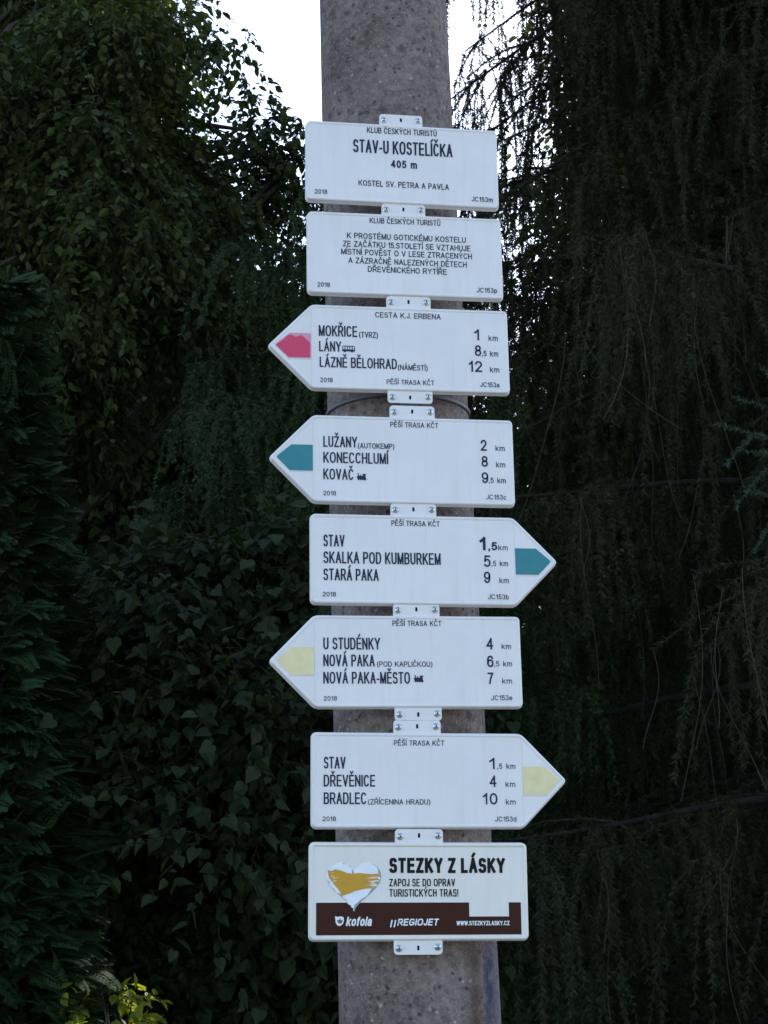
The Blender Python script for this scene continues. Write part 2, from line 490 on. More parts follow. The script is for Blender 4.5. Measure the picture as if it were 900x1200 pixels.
def ribbon(pts, t):
    """a polyline thickened to width t with mitred joints -> left and right vertex rows"""
    P = np.array(pts, float)
    keep = [0]+[i for i in range(1, len(P)) if np.hypot(*(P[i]-P[keep_last(P, i)])) > 1e-6] if len(P) > 1 else [0]
    P = P[keep]
    d = np.diff(P, axis=0); d /= np.maximum(np.hypot(d[:, 0], d[:, 1])[:, None], 1e-9)
    n_ = np.stack([-d[:, 1], d[:, 0]], 1)
    closed = np.hypot(*(P[0]-P[-1])) < 1e-6
    N_ = np.zeros_like(P)
    for i in range(len(P)):
        a = n_[i-1] if (i > 0 or closed) else n_[0]
        b = n_[i] if i < len(n_) else (n_[0] if closed else n_[-1])
        s = a+b; L2 = s@s
        if L2 < .35: s = b; L2 = 1*2.0; k = 1.0
        else: k = 2.0/L2
        N_[i] = s*min(k, 1.6)
    return P+N_*t/2, P-N_*t/2


def keep_last(P, i): return i-1


def letter_mesh(name, txt, u0, u1, v, cap, weight, depth=-.0006, slant=0.0, sq=2.0, gap=.19, widths=1.0):
    """lays a word between u0 and u1 (metres, sign frame: x right, z up), thin raised print"""
    G = glyphs(sq)
    t = cap*weight
    items = []
    natural = 0.0
    for ch in txt:
        b, dia = BASE.get(ch, (ch, None))
        wd = max(G[b][0]-.12, 0)*widths if b != ' ' else .42
        items.append((b, dia, wd))
    sc_w = sum(i[2] for i in items)
    # widths scale to fit; gaps and stroke stay
    gaps = gap*cap
    tot = u1-u0
    nink = sum(1 for i in items if i[0] != ' ')
    kx = kg = (tot-t*nink)/max(cap*sc_w+gaps*(len(txt)-1), 1e-6)
    mb = MB(); lay = [0]
    def put(pts, tt=None, cap_=True):
        P = [np.array(q, float) for q in pts]
        for i in range(1, len(P)-1):        # sharp corners: two overlapping strokes
            a, b_ = P[i]-P[i-1], P[i+1]-P[i]
            if a@b_ < -.25*np.linalg.norm(a)*np.linalg.norm(b_) and np.linalg.norm(a) > 1e-9:
                put(pts[:i+1], tt, cap_); put(pts[i:], tt, cap_); return
        if cap_ and len(P) > 1 and np.linalg.norm(P[0]-P[-1]) > 1e-7:   # square ends
            d0 = P[0]-P[1]; d1 = P[-1]-P[-2]
            P[0] = P[0]+d0/max(np.linalg.norm(d0), 1e-9)*(tt or t)*.46
            P[-1] = P[-1]+d1/max(np.linalg.norm(d1), 1e-9)*(tt or t)*.46
        pts = P
        a, b_ = ribbon([(x+slant*(y-v), y) for x, y in pts], tt or t)
        y = depth-.000012*lay[0]; lay[0] = (lay[0]+1) % 12
        for i in range(len(a)-1):
            mb.add([(a[i][0], y, a[i][1]), (b_[i][0], y, b_[i][1]), (b_[i+1][0], y, b_[i+1][1]), (a[i+1][0], y, a[i+1][1])], [(0, 1, 2, 3)])
    x = u0+t/2
    for b, dia, wd in items:
        wpx = wd*cap*kx
        for st in G[b][1]:
            put([(x+p*wpx, v+t/2+q*(cap-t)) for p, q in st])
        if dia:
            cx = x+wpx/2; e = cap*.17*min(1.0, .35+kx*.6); h0, h1 = v+cap*1.07+t*.2, v+cap*1.27
            if dia == "'": put([(cx-e*.25, h0), (cx+e*.7, h1)], t*.9)
            if dia == 'v': put([(cx-e, h1), (cx, h0), (cx+e, h1)], t*.8)
            if dia == 'o': put([(cx+e*.62*math.cos(a), v+cap*1.19+cap*.085*math.sin(a)) for a in np.linspace(0, 2*math.pi, 13)], t*.6)
        x += wpx+gaps*kg+(t if b != ' ' else 0)
    return mb.mesh(name)

STYLE = {   # stroke weight / cap height, gap, superellipse, slant, material
 'r': (.135, .15, 2.0, 0, 'navy'), 'n': (.128, .15, 2.35, 0, 'navy'), 'b': (.175, .18, 2.0, 0, 'navy'), 'd': (.145, .2, 2.1, 0, 'navy'),
 'k': (.135, .2, 2.0, 0, 'navy'), 'h': (.20, .2, 2.0, 0, 'navy'), 'o': (.205, .17, 3.2, 0, 'black'), 'p': (.145, .18, 3.0, 0, 'black'),
 's': (.17, .10, 2.2, .22, 'paper'), 'i': (.19, .16, 3.0, .22, 'paper'), 'w': (.19, .14, 3.0, 0, 'paper')}
TEXT = [
    (1, 'KLUB ČESKÝCH TURISTŮ', -63.0, 61.4, 57.0, 11.1, 'r'),
    (1, 'STAV-U KOSTELÍČKA', -88.0, 88.8, 18.5, 25.0, 'n'),
    (1, '405 m', -21.4, 24.9, -7.5, 14.5, 'b'),
    (1, 'KOSTEL SV. PETRA A PAVLA', -79.0, 80.9, -44.6, 10.9, 'r'),
    (1, '2018', -155.4, -133.7, -63.9, 8.6, 'r'),
    (1, 'JC153m', 120.9, 158.9, -63.9, 9.3, 'r'),
    (2, 'KLUB ČESKÝCH TURISTŮ', -62.1, 62.2, 57.1, 10.2, 'r'),
    (2, 'K PROSTÉMU GOTICKÉMU KOSTELU', -102.1, 106.4, 27.1, 10.7, 'r'),
    (2, 'ZE ZAČÁTKU 15.STOLETÍ SE VZTAHUJE', -109.2, 114.0, 11.6, 10.7, 'r'),
    (2, 'MÍSTNÍ POVĚST O V LESE ZTRACENÝCH', -112.5, 116.2, -3.1, 10.7, 'r'),
    (2, 'A ZÁZRAČNĚ NALEZENÝCH DĚTECH', -100.1, 106.6, -18.8, 10.6, 'r'),
    (2, 'DŘEVĚNICKÉHO RYTÍŘE', -66.7, 70.9, -33.7, 10.6, 'r'),
    (2, '2018', -153.9, -132.5, -64.3, 8.3, 'r'),
    (2, 'JC153p', 122.8, 158.6, -64.1, 9.0, 'r'),
    (3, 'CESTA K.J. ERBENA', -60.6, 52.9, 55.1, 9.9, 'r'),
    (3, 'MOKŘICE', -157.7, -92.0, 18.2, 19.6, 'n'),
    (3, '(TVRZ)', -88.9, -56.6, 17.8, 10.4, 'r'),
    (3, 'LÁNY', -157.4, -119.8, -9.2, 18.5, 'n'),
    (3, 'LÁZNĚ BĚLOHRAD', -156.7, -24.9, -37.2, 18.4, 'n'),
    (3, '(NÁMĚSTÍ)', -23.3, 27.8, -38.4, 9.8, 'r'),
    (3, '1', 110.5, 119.0, 19.5, 19.9, 'd'),
    (3, 'km', 135.4, 151.4, 19.3, 10.0, 'k'),
    (3, '8', 110.6, 121.8, -9.1, 19.8, 'd'),
    (3, ',5 km', 122.8, 151.4, -9.0, 9.9, 'k'),
    (3, '12', 99.1, 122.4, -37.8, 19.7, 'd'),
    (3, 'km', 136.1, 152.0, -37.8, 9.9, 'k'),
    (3, '2018', -155.9, -134.9, -63.9, 8.1, 'r'),
    (3, 'PĚŠÍ TRASA KČT', -43.1, 38.6, -64.3, 8.6, 'r'),
    (3, 'JC153a', 117.8, 151.5, -64.6, 8.7, 'r'),
    (4, 'PĚŠÍ TRASA KČT', -40.1, 41.6, 57.2, 9.1, 'r'),
    (4, 'LUŽANY', -153.4, -96.5, 19.5, 19.0, 'n'),
    (4, '(AUTOKEMP)', -95.4, -34.0, 18.4, 9.5, 'r'),
    (4, 'KONECCHLUMÍ', -153.6, -44.7, -8.0, 18.9, 'n'),
    (4, 'KOVAČ', -153.8, -103.2, -36.7, 18.8, 'n'),
    (4, '2', 113.4, 123.9, 19.8, 19.2, 'd'),
    (4, 'km', 139.0, 154.7, 20.1, 9.6, 'k'),
    (4, '8', 114.1, 125.0, -8.3, 19.1, 'd'),
    (4, 'km', 139.1, 154.7, -8.7, 9.6, 'k'),
    (4, '9', 113.7, 124.7, -36.9, 19.1, 'd'),
    (4, ',5 km', 125.7, 154.8, -36.4, 9.5, 'k'),
    (4, '2018', -154.0, -132.8, -63.9, 7.8, 'r'),
    (4, 'JC153c', 120.1, 154.4, -65.0, 8.4, 'r'),
    (5, 'PĚŠÍ TRASA KČT', -36.3, 44.8, 56.8, 9.2, 'r'),
    (5, 'STAV', -149.6, -114.5, 19.6, 20.0, 'n'),
    (5, 'SKALKA POD KUMBURKEM', -149.8, 45.1, -8.4, 19.9, 'n'),
    (5, 'STARÁ PAKA', -149.9, -58.6, -37.0, 19.8, 'n'),
    (5, '1', 111.2, 121.6, 17.9, 22.8, 'h'),
    (5, ',5', 125.9, 141.2, 18.2, 14.2, 'h'),
    (5, 'km', 143.0, 158.9, 18.5, 9.2, 'k'),
    (5, '5', 117.7, 129.3, -10.2, 19.6, 'd'),
    (5, ',5 km', 130.5, 158.6, -8.6, 9.2, 'k'),
    (5, '9', 116.9, 127.8, -37.6, 19.5, 'd'),
    (5, 'km', 143.0, 158.9, -37.2, 9.1, 'k'),
    (5, '2018', -151.2, -129.4, -63.9, 7.8, 'r'),
    (5, 'JC153b', 122.7, 157.9, -64.7, 8.5, 'r'),
    (6, 'PĚŠÍ TRASA KČT', -42.4, 38.6, 58.1, 8.9, 'r'),
    (6, 'U STUDÉNKY', -156.0, -63.3, 18.9, 19.4, 'n'),
    (6, 'NOVÁ PAKA', -156.3, -72.7, -8.7, 19.3, 'n'),
    (6, '(POD KAPLIČKOU)', -69.1, 21.8, -9.0, 8.8, 'r'),
    (6, 'NOVÁ PAKA-MĚSTO', -156.6, -15.5, -36.7, 19.2, 'n'),
    (6, '4', 112.3, 123.7, 20.0, 19.1, 'd'),
    (6, 'km', 137.6, 153.3, 20.8, 9.0, 'k'),
    (6, '6', 112.5, 123.3, -9.1, 19.0, 'd'),
    (6, ',5 km', 124.5, 153.9, -7.8, 8.9, 'k'),
    (6, '7', 112.1, 122.2, -36.9, 18.9, 'd'),
    (6, 'km', 136.6, 152.8, -36.2, 8.9, 'k'),
    (6, '2018', -156.3, -134.9, -64.1, 7.5, 'r'),
    (6, 'JC153e', 117.1, 152.4, -63.4, 8.2, 'r'),
    (7, 'PĚŠÍ TRASA KČT', -38.5, 43.4, 54.9, 8.6, 'r'),
    (7, 'STAV', -151.4, -116.4, 17.8, 18.7, 'n'),
    (7, 'DŘEVĚNICE', -151.5, -69.3, -10.4, 18.6, 'n'),
    (7, 'BRADLEC', -151.5, -83.3, -38.0, 18.5, 'n'),
    (7, '(ZŘÍCENINA HRADU)', -81.0, 19.0, -38.4, 8.5, 'r'),
    (7, '1', 116.2, 125.0, 17.9, 18.4, 'd'),
    (7, ',5 km', 129.2, 158.8, 18.6, 8.6, 'k'),
    (7, '4', 116.0, 127.2, -10.2, 18.3, 'd'),
    (7, 'km', 142.0, 157.9, -10.1, 8.6, 'k'),
    (7, '10', 104.2, 128.2, -38.1, 18.2, 'd'),
    (7, 'km', 141.8, 157.7, -38.1, 8.6, 'k'),
    (7, '2018', -153.2, -132.1, -64.4, 7.3, 'r'),
    (7, 'JC153d', 123.4, 158.1, -64.8, 7.9, 'r'),
    (8, 'STEZKY Z LÁSKY', -48.2, 137.3, 28.0, 23.5, 'o'),
    (8, 'ZAPOJ SE DO OPRAV', -48.3, 56.4, 7.5, 11.7, 'p'),
    (8, 'TURISTICKÝCH TRAS!', -48.4, 61.3, -8.3, 11.7, 'p'),
    (8, 'kofola', -117.1, -77.0, -52.6, 14.1, 's'),
    (8, 'REGIOJET', -36.3, 28.0, -52.2, 10.4, 'i'),
    (8, 'WWW.STEZKYZLASKY.CZ', 57.8, 142.5, -52.2, 6.7, 'w'),
]


# ---------------------------------------------------------------- the boards
def rounded(pts, rad, n=7):
    """corner-rounded convex polygon -> dense outline with outward normals"""
    P = [np.array(p, float) for p in pts]; out, nor = [], []
    k = len(P)
    for i in range(k):
        a, b_, c = P[i-1], P[i], P[(i+1) % k]
        r = rad[i] if isinstance(rad, (list, tuple)) else rad
        d1 = (a-b_)/np.linalg.norm(a-b_); d2 = (c-b_)/np.linalg.norm(c-b_)
        ang = math.acos(max(-1, min(1, d1@d2))); l = r/math.tan(ang/2)
        ctr = b_+(d1+d2)/np.linalg.norm(d1+d2)*r/math.sin(ang/2)
        s, e = b_+d1*l-ctr, b_+d2*l-ctr
        a0, a1 = math.atan2(s[1], s[0]), math.atan2(e[1], e[0])
        da = (a1-a0+math.pi) % (2*math.pi)-math.pi
        for t in np.linspace(0, 1, n):
            q = np.array([math.cos(a0+da*t), math.sin(a0+da*t)])
            out.append(ctr+q*r); nor.append(q)
    return np.array(out), np.array(nor)

W, H, W8, H8, TIP = .3394, .15, .3462, .1493, .0717
def panel(kind, name, parent, mt):
    w_, h_ = (W8, H8) if kind == 'sponsor' else (W, H)
    x, z = w_/2, h_/2
    if kind in ('plain', 'sponsor'): pts, rad = [(-x, -z), (x, -z), (x, z), (-x, z)], .0075
    elif kind == 'right': pts, rad = [(-x, -z), (x, -z), (x+TIP+.002, 0), (x, z), (-x, z)], [.0075, .016, .0065, .016, .0075]
    else: pts, rad = [(-x, -z), (x, -z), (x, z), (-x, z), (-x-TIP-.002, 0)], [.016, .0075, .0075, .016, .0065]
    o, n_ = rounded(pts, rad)
    mb = MB()
    prof = [(.0128, -.0004), (.0128, -.0014), (.0112, -.0014), (.0108, .0), (.0028, .0), (.0010, .0006), (.0, .0020), (-.0002, .0036), (.0004, .0050), (.0009, .0058)]
    if kind == 'sponsor': prof = [(.0128, -.0004), (.0128, -.0014), (.0112, -.0014), (.0108, .0), (.0028, .0), (.0010, .0006), (-.0004, .0022), (-.0006, .0042), (.0006, .0058), (.0016, .0064)]
    rings = [[(p[0], y, p[1]) for p in (o-n_*ins)] for y, ins in prof]
    mb.loft(rings, smooth=True)
    yf = prof[-1][0]
    mb.add(rings[-1], [tuple(range(len(o)))])
    mb.add(rings[0][::-1], [tuple(range(len(o)))])
    return mb.build(name, mt, parent), yf

def strip_mesh(pts, y, mi=0, mb=None, thick=.0):
    mb = mb or MB()
    tri = tessellate_polygon([[Vector((p[0], p[1], 0)) for p in pts]])
    v = [(p[0], y, p[1]) for p in pts]
    for a, b_, c in tri:
        A_, B_, C_ = (np.array(pts[i]) for i in (a, b_, c))
        cr = (B_[0]-A_[0])*(C_[1]-A_[1])-(B_[1]-A_[1])*(C_[0]-A_[0])
        mb.add([v[a], v[b_], v[c]] if cr > 0 else [v[a], v[c], v[b_]], [(0, 1, 2)])
    return mb

def tab_mesh():
    """the fixing tab that shows above or below a board: rounded plate with a slot, its inner shade painted on a dark face"""
    w_, z0, z1 = .0768/2, .066, .0962
    o, _ = rounded([(-w_, z0), (w_, z0), (w_, z1), (-w_, z1)], [.002, .002, .006, .006], 6)
    s, _ = rounded([(-.0019, .0826), (.0019, .0826), (.0019, .0898), (-.0019, .0898)], .0012, 4)
    mb = MB()
    tri = tessellate_polygon([[Vector((p[0], p[1], 0)) for p in o], [Vector((p[0], p[1], 0)) for p in s]])
    allp = list(o)+list(s)
    for y, flip in ((.0030, False), (.0058, True)):
        v = [(p[0], y, p[1]) for p in allp]
        for t in tri:
            a, b_, c = (np.array(allp[i]) for i in t)
            ccw = (b_[0]-a[0])*(c[1]-a[1])-(b_[1]-a[1])*(c[0]-a[0]) > 0
            t = tuple(t) if ccw != flip else tuple(t)[::-1]
            mb.add([v[i] for i in t], [(0, 1, 2)])
    mb.loft([[(p[0], .0058, p[1]) for p in o], [(p[0], .0030, p[1]) for p in o]], smooth=False)
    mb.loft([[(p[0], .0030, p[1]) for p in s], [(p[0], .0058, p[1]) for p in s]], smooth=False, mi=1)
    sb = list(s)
    mb.add([(p[0], .0056, p[1]) for p in sb], [tuple(range(len(sb)))], 1)  # dark face closes the slot, standing in for the shade in it
    return mb.mesh('mounting_tab')

def screw_mesh():
    mb = MB()
    prof = [(.0056, .0030), (.0056, .0019), (.0050, .0016), (.0040, .0016), (.0039, .0000), (.0034, -.0012), (.0022, -.0019), (.00135, -.0021)]
    rings = [[(r*math.cos(a), y, r*math.sin(a)) for a in np.linspace(0, 2*math.pi, 20, endpoint=False)] for r, y in prof]
    mb.loft(rings)
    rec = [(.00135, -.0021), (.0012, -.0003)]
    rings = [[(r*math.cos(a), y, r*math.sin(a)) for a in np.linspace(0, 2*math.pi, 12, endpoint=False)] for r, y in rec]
    mb.loft(rings, cap1=True, mi=1)  # socket lined near-black, its shade put into the colour
    return mb.mesh('screw')
TAB, SCREW = tab_mesh(), screw_mesh()
for me in (TAB,):
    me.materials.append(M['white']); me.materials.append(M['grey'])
for me in (SCREW,):
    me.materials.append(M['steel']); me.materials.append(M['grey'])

def add_tab(parent, below=False, du=-.002):
    t = bpy.data.objects.new('mounting_tab', TAB); col.objects.link(t); t.parent = parent
    t.location = (du, 0, 0)
    if below: t.rotation_euler = (0, R(180), 0)
    for s in (-1, 1):
        k = bpy.data.objects.new('screw', SCREW); col.objects.link(k); k.parent = t
        k.location = (s*.0306, 0, .0854+.0008*s)
        k.rotation_euler = (0, random.random()*3, 0)

def ridge(parent, pts, name='embossed_seam', wd=.0016, y0=.0009, hgt=.0007):
    mb = MB()
    for (a, b_) in zip(pts[:-1], pts[1:]):
        A_, B_ = np.array(a), np.array(b_); d = (B_-A_)/np.linalg.norm(B_-A_); n_ = np.array([-d[1], d[0]])*wd/2
        q = [A_-n_, B_-n_, B_+n_, A_+n_]; top = [A_-n_*.3, B_-n_*.3, B_+n_*.3, A_+n_*.3]
        mb.loft([[(p[0], y0+.0002, p[1]) for p in q], [(p[0], y0-hgt, p[1]) for p in top]], smooth=False, cap1=True)
    return mb.build(name, M['white'], parent)

SIGNS = [
 (-.0061, 2.9179, -.0015, 'plain', 'place_name_sign', 'white rectangular sign reading STAV-U KOSTELÍČKA 405 m, topmost on the pole', None),
 (-.0040, 2.7470, .0042, 'plain', 'information_sign', 'white rectangular sign with five centred lines of small text, second from the top', None),
 (.0019, 2.5754, .0046, 'left', 'arrow_sign', 'white left-pointing arrow sign with a faded red tip, listing MOKŘICE and LÁNY', 'hiking arrow signs on the pole'),
 (.0043, 2.3781, .0015, 'left', 'arrow_sign', 'white left-pointing arrow sign with a teal tip, listing LUŽANY and KOVAČ', 'hiking arrow signs on the pole'),
 (-.0004, 2.2076, .0002, 'right', 'arrow_sign', 'white right-pointing arrow sign with a teal tip, listing STAV and STARÁ PAKA', 'hiking arrow signs on the pole'),
 (.0052, 2.0385, .0053, 'left', 'arrow_sign', 'white left-pointing arrow sign with a yellow tip, listing U STUDÉNKY and NOVÁ PAKA', 'hiking arrow signs on the pole'),
 (0.0, 1.8471, -.0049, 'right', 'arrow_sign', 'white right-pointing arrow sign with a pale yellow tip, listing DŘEVĚNICE and BRADLEC', 'hiking arrow signs on the pole'),
 (-.0007, 1.6744, -.0090, 'sponsor', 'sponsor_sign', 'white and brown sign with a gold and white heart, lowest on the pole', None)]
STRIPE = {3: 'red', 4: 'teal', 5: 'teal', 6: 'yellow', 7: 'yellow'}
roots = []
for i, (cx, cz, ro, kind, name, label, grp) in enumerate(SIGNS, 1):
    s = empty(name, (cx, 0, cz), (0, -ro, 0))
    tag(s, label, 'sign', grp)
    roots.append(s)
    body, yf = panel(kind, 'panel', s, M['cream'] if kind == 'sponsor' else M['white'])
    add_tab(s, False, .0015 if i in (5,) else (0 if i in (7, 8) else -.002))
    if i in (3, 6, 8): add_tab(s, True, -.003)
    if kind in ('left', 'right'):
        sg = -1 if kind == 'left' else 1
        x = W/2
        ridge(s, [(sg*(x+.0005), -H/2+.0065), (sg*(x+.0005), H/2-.0065)])
        ridge(s, [(sg*(x+.0012), -.0236), (sg*(x+.0405), -.0236)], wd=.0022)
        pts = [(sg*(x+.0015), -.0222), (sg*(x+.0400), -.0222), (sg*(x+.0605), -.0012), (sg*(x+.0615), .0012), (sg*(x+.0595), .0034), (sg*(x+.0370), .0225), (sg*(x+.0015), .0225)]
        if i == 3:
            strip_mesh(pts, yf-.0005).build('arrow_stripe', M['pink'], s)
            p2 = [(sg*(x+.003), -.0205), (sg*(x+.0385), -.0212), (sg*(x+.0605), -.0006), (sg*(x+.058), .0022), (sg*(x+.045), .0126), (sg*(x+.041), .0172), (sg*(x+.036), .0188), (sg*(x+.031), .0176),
                  (sg*(x+.027), .0150), (sg*(x+.0225), .0166), (sg*(x+.0175), .0182), (sg*(x+.013), .0150), (sg*(x+.009), .0110), (sg*(x+.006), .0090), (sg*(x+.003), .0062)]
            o = strip_mesh(p2, yf-.0009).build('paint_patch', M['red'], s)
            for dx, dz, rr in ((.012, -.004, .0011), (.020, .004, .0009), (.009, .001, .0008), (.027, -.010, .0008), (.016, -.013, .0009)):
                pass
        else:
            strip_mesh(pts, yf-.0005).build('arrow_stripe', M[STRIPE[i]], s)
    if kind == 'sponsor':
        # brown band along the bottom with a step cut out for the square that carried the code
        a0, a1, b0, b1 = -.1633, .1615, -.0664, -.0172
        strip_mesh([(a0, b0), (a1, b0), (a1, b1), (.1420, b1), (.1420, -.0387), (.0784, -.0387), (.0784, b1), (a0, b1)], yf-.0004).build('brown_band', M['brown'], s)
        def heart(k, dx, dz):
            H_ = []
            for t in np.linspace(0, 2*math.pi, 56, endpoint=False):
                X = 16*math.sin(t)**3; Y = 13*math.cos(t)-5*math.cos(2*t)-2*math.cos(3*t)-math.cos(4*t)
                H_.append((-.1052+dx+X/16*.0418*k, .0140+dz+Y/14.5*.0365*k))
            return H_
        def rough_edge(P, amp, seed):
            rr = random.Random(seed)
            return [(x+rr.uniform(-amp, amp)*1.6, z+rr.uniform(-amp, amp)) for x, z in P]
        mb = strip_mesh(heart(1.02, .0014, -.0012), yf-.0007)
        mb.build('heart_shadow', M['shade'], s)
        hp = strip_mesh(rough_edge(heart(1.0, 0, 0), .0013, 5), yf-.0011).build('heart', M['paper'], s)
        rr = random.Random(8)
        top = [(-.1452, .0325), (-.1400, .0308), (-.1335, .0338), (-.1250, .0318), (-.1160, .0282), (-.1060, .0270), (-.0950, .0282), (-.0850, .0268), (-.0750, .0262), (-.0660, .0268)]
        rightz = [(-.0642, .0225), (-.0690, .0210), (-.0636, .0180), (-.0700, .0162), (-.0650, .0130), (-.0720, .0105), (-.0668, .0082), (-.0760, .0066)]
        bot = [(-.0720, .0052), (-.0840, .0040), (-.0930, .0026), (-.1020, .0006), (-.1100, -.0030), (-.1170, -.0052), (-.1222, -.0066), (-.1290, .0030), (-.1350, .0100), (-.1410, .0170), (-.1445, .0240)]
        strip_mesh(top+rightz+bot, yf-.0015).build('golden_brushstroke', M['gold'], hp)
        for k in range(11):     # bristle gaps in the brush stroke
            zz = rr.uniform(.008, .029); x1 = -.0650-rr.uniform(0, .008); ln = rr.uniform(.006, .020); th = rr.uniform(.0004, .0009)
            strip_mesh([(x1-ln, zz), (x1, zz-th), (x1+.001, zz+th*.3), (x1-ln*.4, zz+th)], yf-.0017-.00001*k).build('white_streak', M['paper'], hp)
        for k in range(7):
            zz = rr.uniform(.014, .031); x1 = -.1455+rr.uniform(0, .008); ln = rr.uniform(.004, .012); th = rr.uniform(.0003, .0007)
            strip_mesh([(x1, zz-th), (x1+ln, zz), (x1+ln*.5, zz+th)], yf-.0017-.00001*k).build('white_streak', M['paper'], hp)
        # small emblem and bars beside the two sponsors' names
        e = [(-.1338, -.0376), (-.1295, -.0386), (-.1245, -.0380), (-.1206, -.0392), (-.1198, -.0440), (-.1216, -.0494), (-.1262, -.0526), (-.1304, -.0512), (-.1328, -.0470)]
        em = strip_mesh(e, yf-.0009).build('emblem', M['paper'], s)
        lm = MB()
        for pl in ([(-.1300, -.0430), (-.1290, -.0465), (-.1262, -.0484), (-.1234, -.0468), (-.1226, -.0430)], [(-.1282, -.0440), (-.1262, -.0462), (-.1242, -.0440)], [(-.1262, -.0410), (-.1262, -.0482)]):
            a, b_ = ribbon(pl, .0014)
            for q in range(len(a)-1):
                lm.add([(a[q][0], yf-.0013-.00002*q, a[q][1]), (b_[q][0], yf-.0013-.00002*q, b_[q][1]), (b_[q+1][0], yf-.0013-.00002*q, b_[q+1][1]), (a[q+1][0], yf-.0013-.00002*q, a[q+1][1])], [(0, 1, 2, 3)])
        lm.build('emblem_leaf', M['brown'], em)
        for k in range(2):
            x0 = -.0478+.0056*k
            strip_mesh([(x0, -.0546), (x0+.0022, -.0546), (x0+.0046, -.0436), (x0+.0024, -.0436)], yf-.0009).build('logo_bar', M['paper'], s)
    for (si, txt, u0, u1, v, cap, st) in TEXT:
        if si != i: continue
        wt, gap, sq, sl, mk = STYLE[st]
        me = letter_mesh('lettering', txt, u0/1000, u1/1000, v/1000, cap/1000, wt, yf-.0007, sl, sq, gap)
        link('lettering', me, M[mk], s)
    if i == 3:   # bus pictogram
        mb = MB(); x0, z0, w_, h_ = -.1180, -.0078, .0216, .0100
        y = yf-.0007
        def bx(a, b_, c, d, yy=y): mb.add([(a, yy, b_), (c, yy, b_), (c, yy, d), (a, yy, d)], [(0, 1, 2, 3)])
        bx(x0, z0, x0+w_, z0+.0034); bx(x0+.001, z0+.0088, x0+w_-.001, z0+h_)
        for k in range(6):
            xx = x0+k*(w_-.0013)/5; bx(xx, z0+.0034, xx+.0013, z0+.0088)
        for k in (.0045, .0165):
            mb.add([(x0+k+.0021*math.cos(a), y-.00005, z0+.0002+.0021*math.sin(a)) for a in np.linspace(0, 2*math.pi, 14, endpoint=False)], [tuple(range(14))])
        mb.build('bus_pictogram', M['navy'], s)
    if i in (4, 6):   # locomotive pictogram, funnel to the left
        x0, z0 = (-.0985, -.0366) if i == 4 else (-.0100, -.0342); mb = MB(); y = yf-.0007; sw = .0178
        def bx(a, b_, c, d, yy=y): mb.add([(x0+a*sw, yy, z0+b_*.0110), (x0+c*sw, yy, z0+b_*.0110), (x0+c*sw, yy, z0+d*.0110), (x0+a*sw, yy, z0+d*.0110)], [(0, 1, 2, 3)])
        bx(.06, .30, .62, .68); bx(.62, .22, .86, .86, y-.00002); bx(.56, .86, .92, .98); bx(.14, .68, .22, .98, y-.00004); bx(.10, .92, .26, 1.04); bx(.34, .68, .44, .84, y-.00002)
        for cxx, rr in ((.20, .17), (.40, .17), (.60, .17), (.80, .20)):
            mb.add([(x0+cxx*sw+rr*.0110*math.cos(a), y-.0001, z0+.0020+rr*.0110*math.sin(a)) for a in np.linspace(0, 2*math.pi, 14, endpoint=False)], [tuple(range(14))])
        mb.build('locomotive_pictogram', M['navy'], s)

# ---------------------------------------------------------------- trees and bushes
def unit_rand(n):
    return rowv(rng.normal(size=(n, 3)))

LEAF = ([(0, 0, 0), (.26, .28, .05), (.27, .58, .04), (0, 1.0, -.08), (-.27, .58, .04), (-.26, .28, .05)], [(0, 1, 2, 3), (0, 3, 4, 5)])
HEART = ([(0, .0, 0), (.22, -.10, .03), (.45, .10, .07), (.42, .42, .06), (.20, .75, .0), (0, 1.05, -.10), (-.20, .75, .0), (-.42, .42, .06), (-.45, .10, .07), (-.22, -.10, .03)],
         [(0, 1, 2, 3), (0, 3, 4, 5), (0, 5, 6, 7), (0, 7, 8, 9)])


def clump_points(clumps, per, shell=.5, flat=.85, jit=.18):
    """twig anchors in a set of ellipsoids: centre, radius, count ~ per * r^2"""
    P, O = [], []
    for c, r in clumps:
        k = max(6, int(per*r*r))
        u = unit_rand(k)
        rad = r*(shell+(1-shell)*rng.random(k))**.6*(1+jit*rng.normal(size=k))
        q = u*rad[:, None]*np.array([1, 1, flat])
        P.append(np.asarray(c)+q); O.append(u)
    return np.concatenate(P), np.concatenate(O)


def subclumps(clumps, n, f):
    out = []
    for c, r in clumps:
        k = max(5, int(n*(.5+r)))
        u = unit_rand(k)
        for q in range(k):
            out.append((np.asarray(c)+u[q]*r*(.45+.62*rng.random())*np.array([1, 1, .85]), r*f*(.6+.8*rng.random())))
    return out


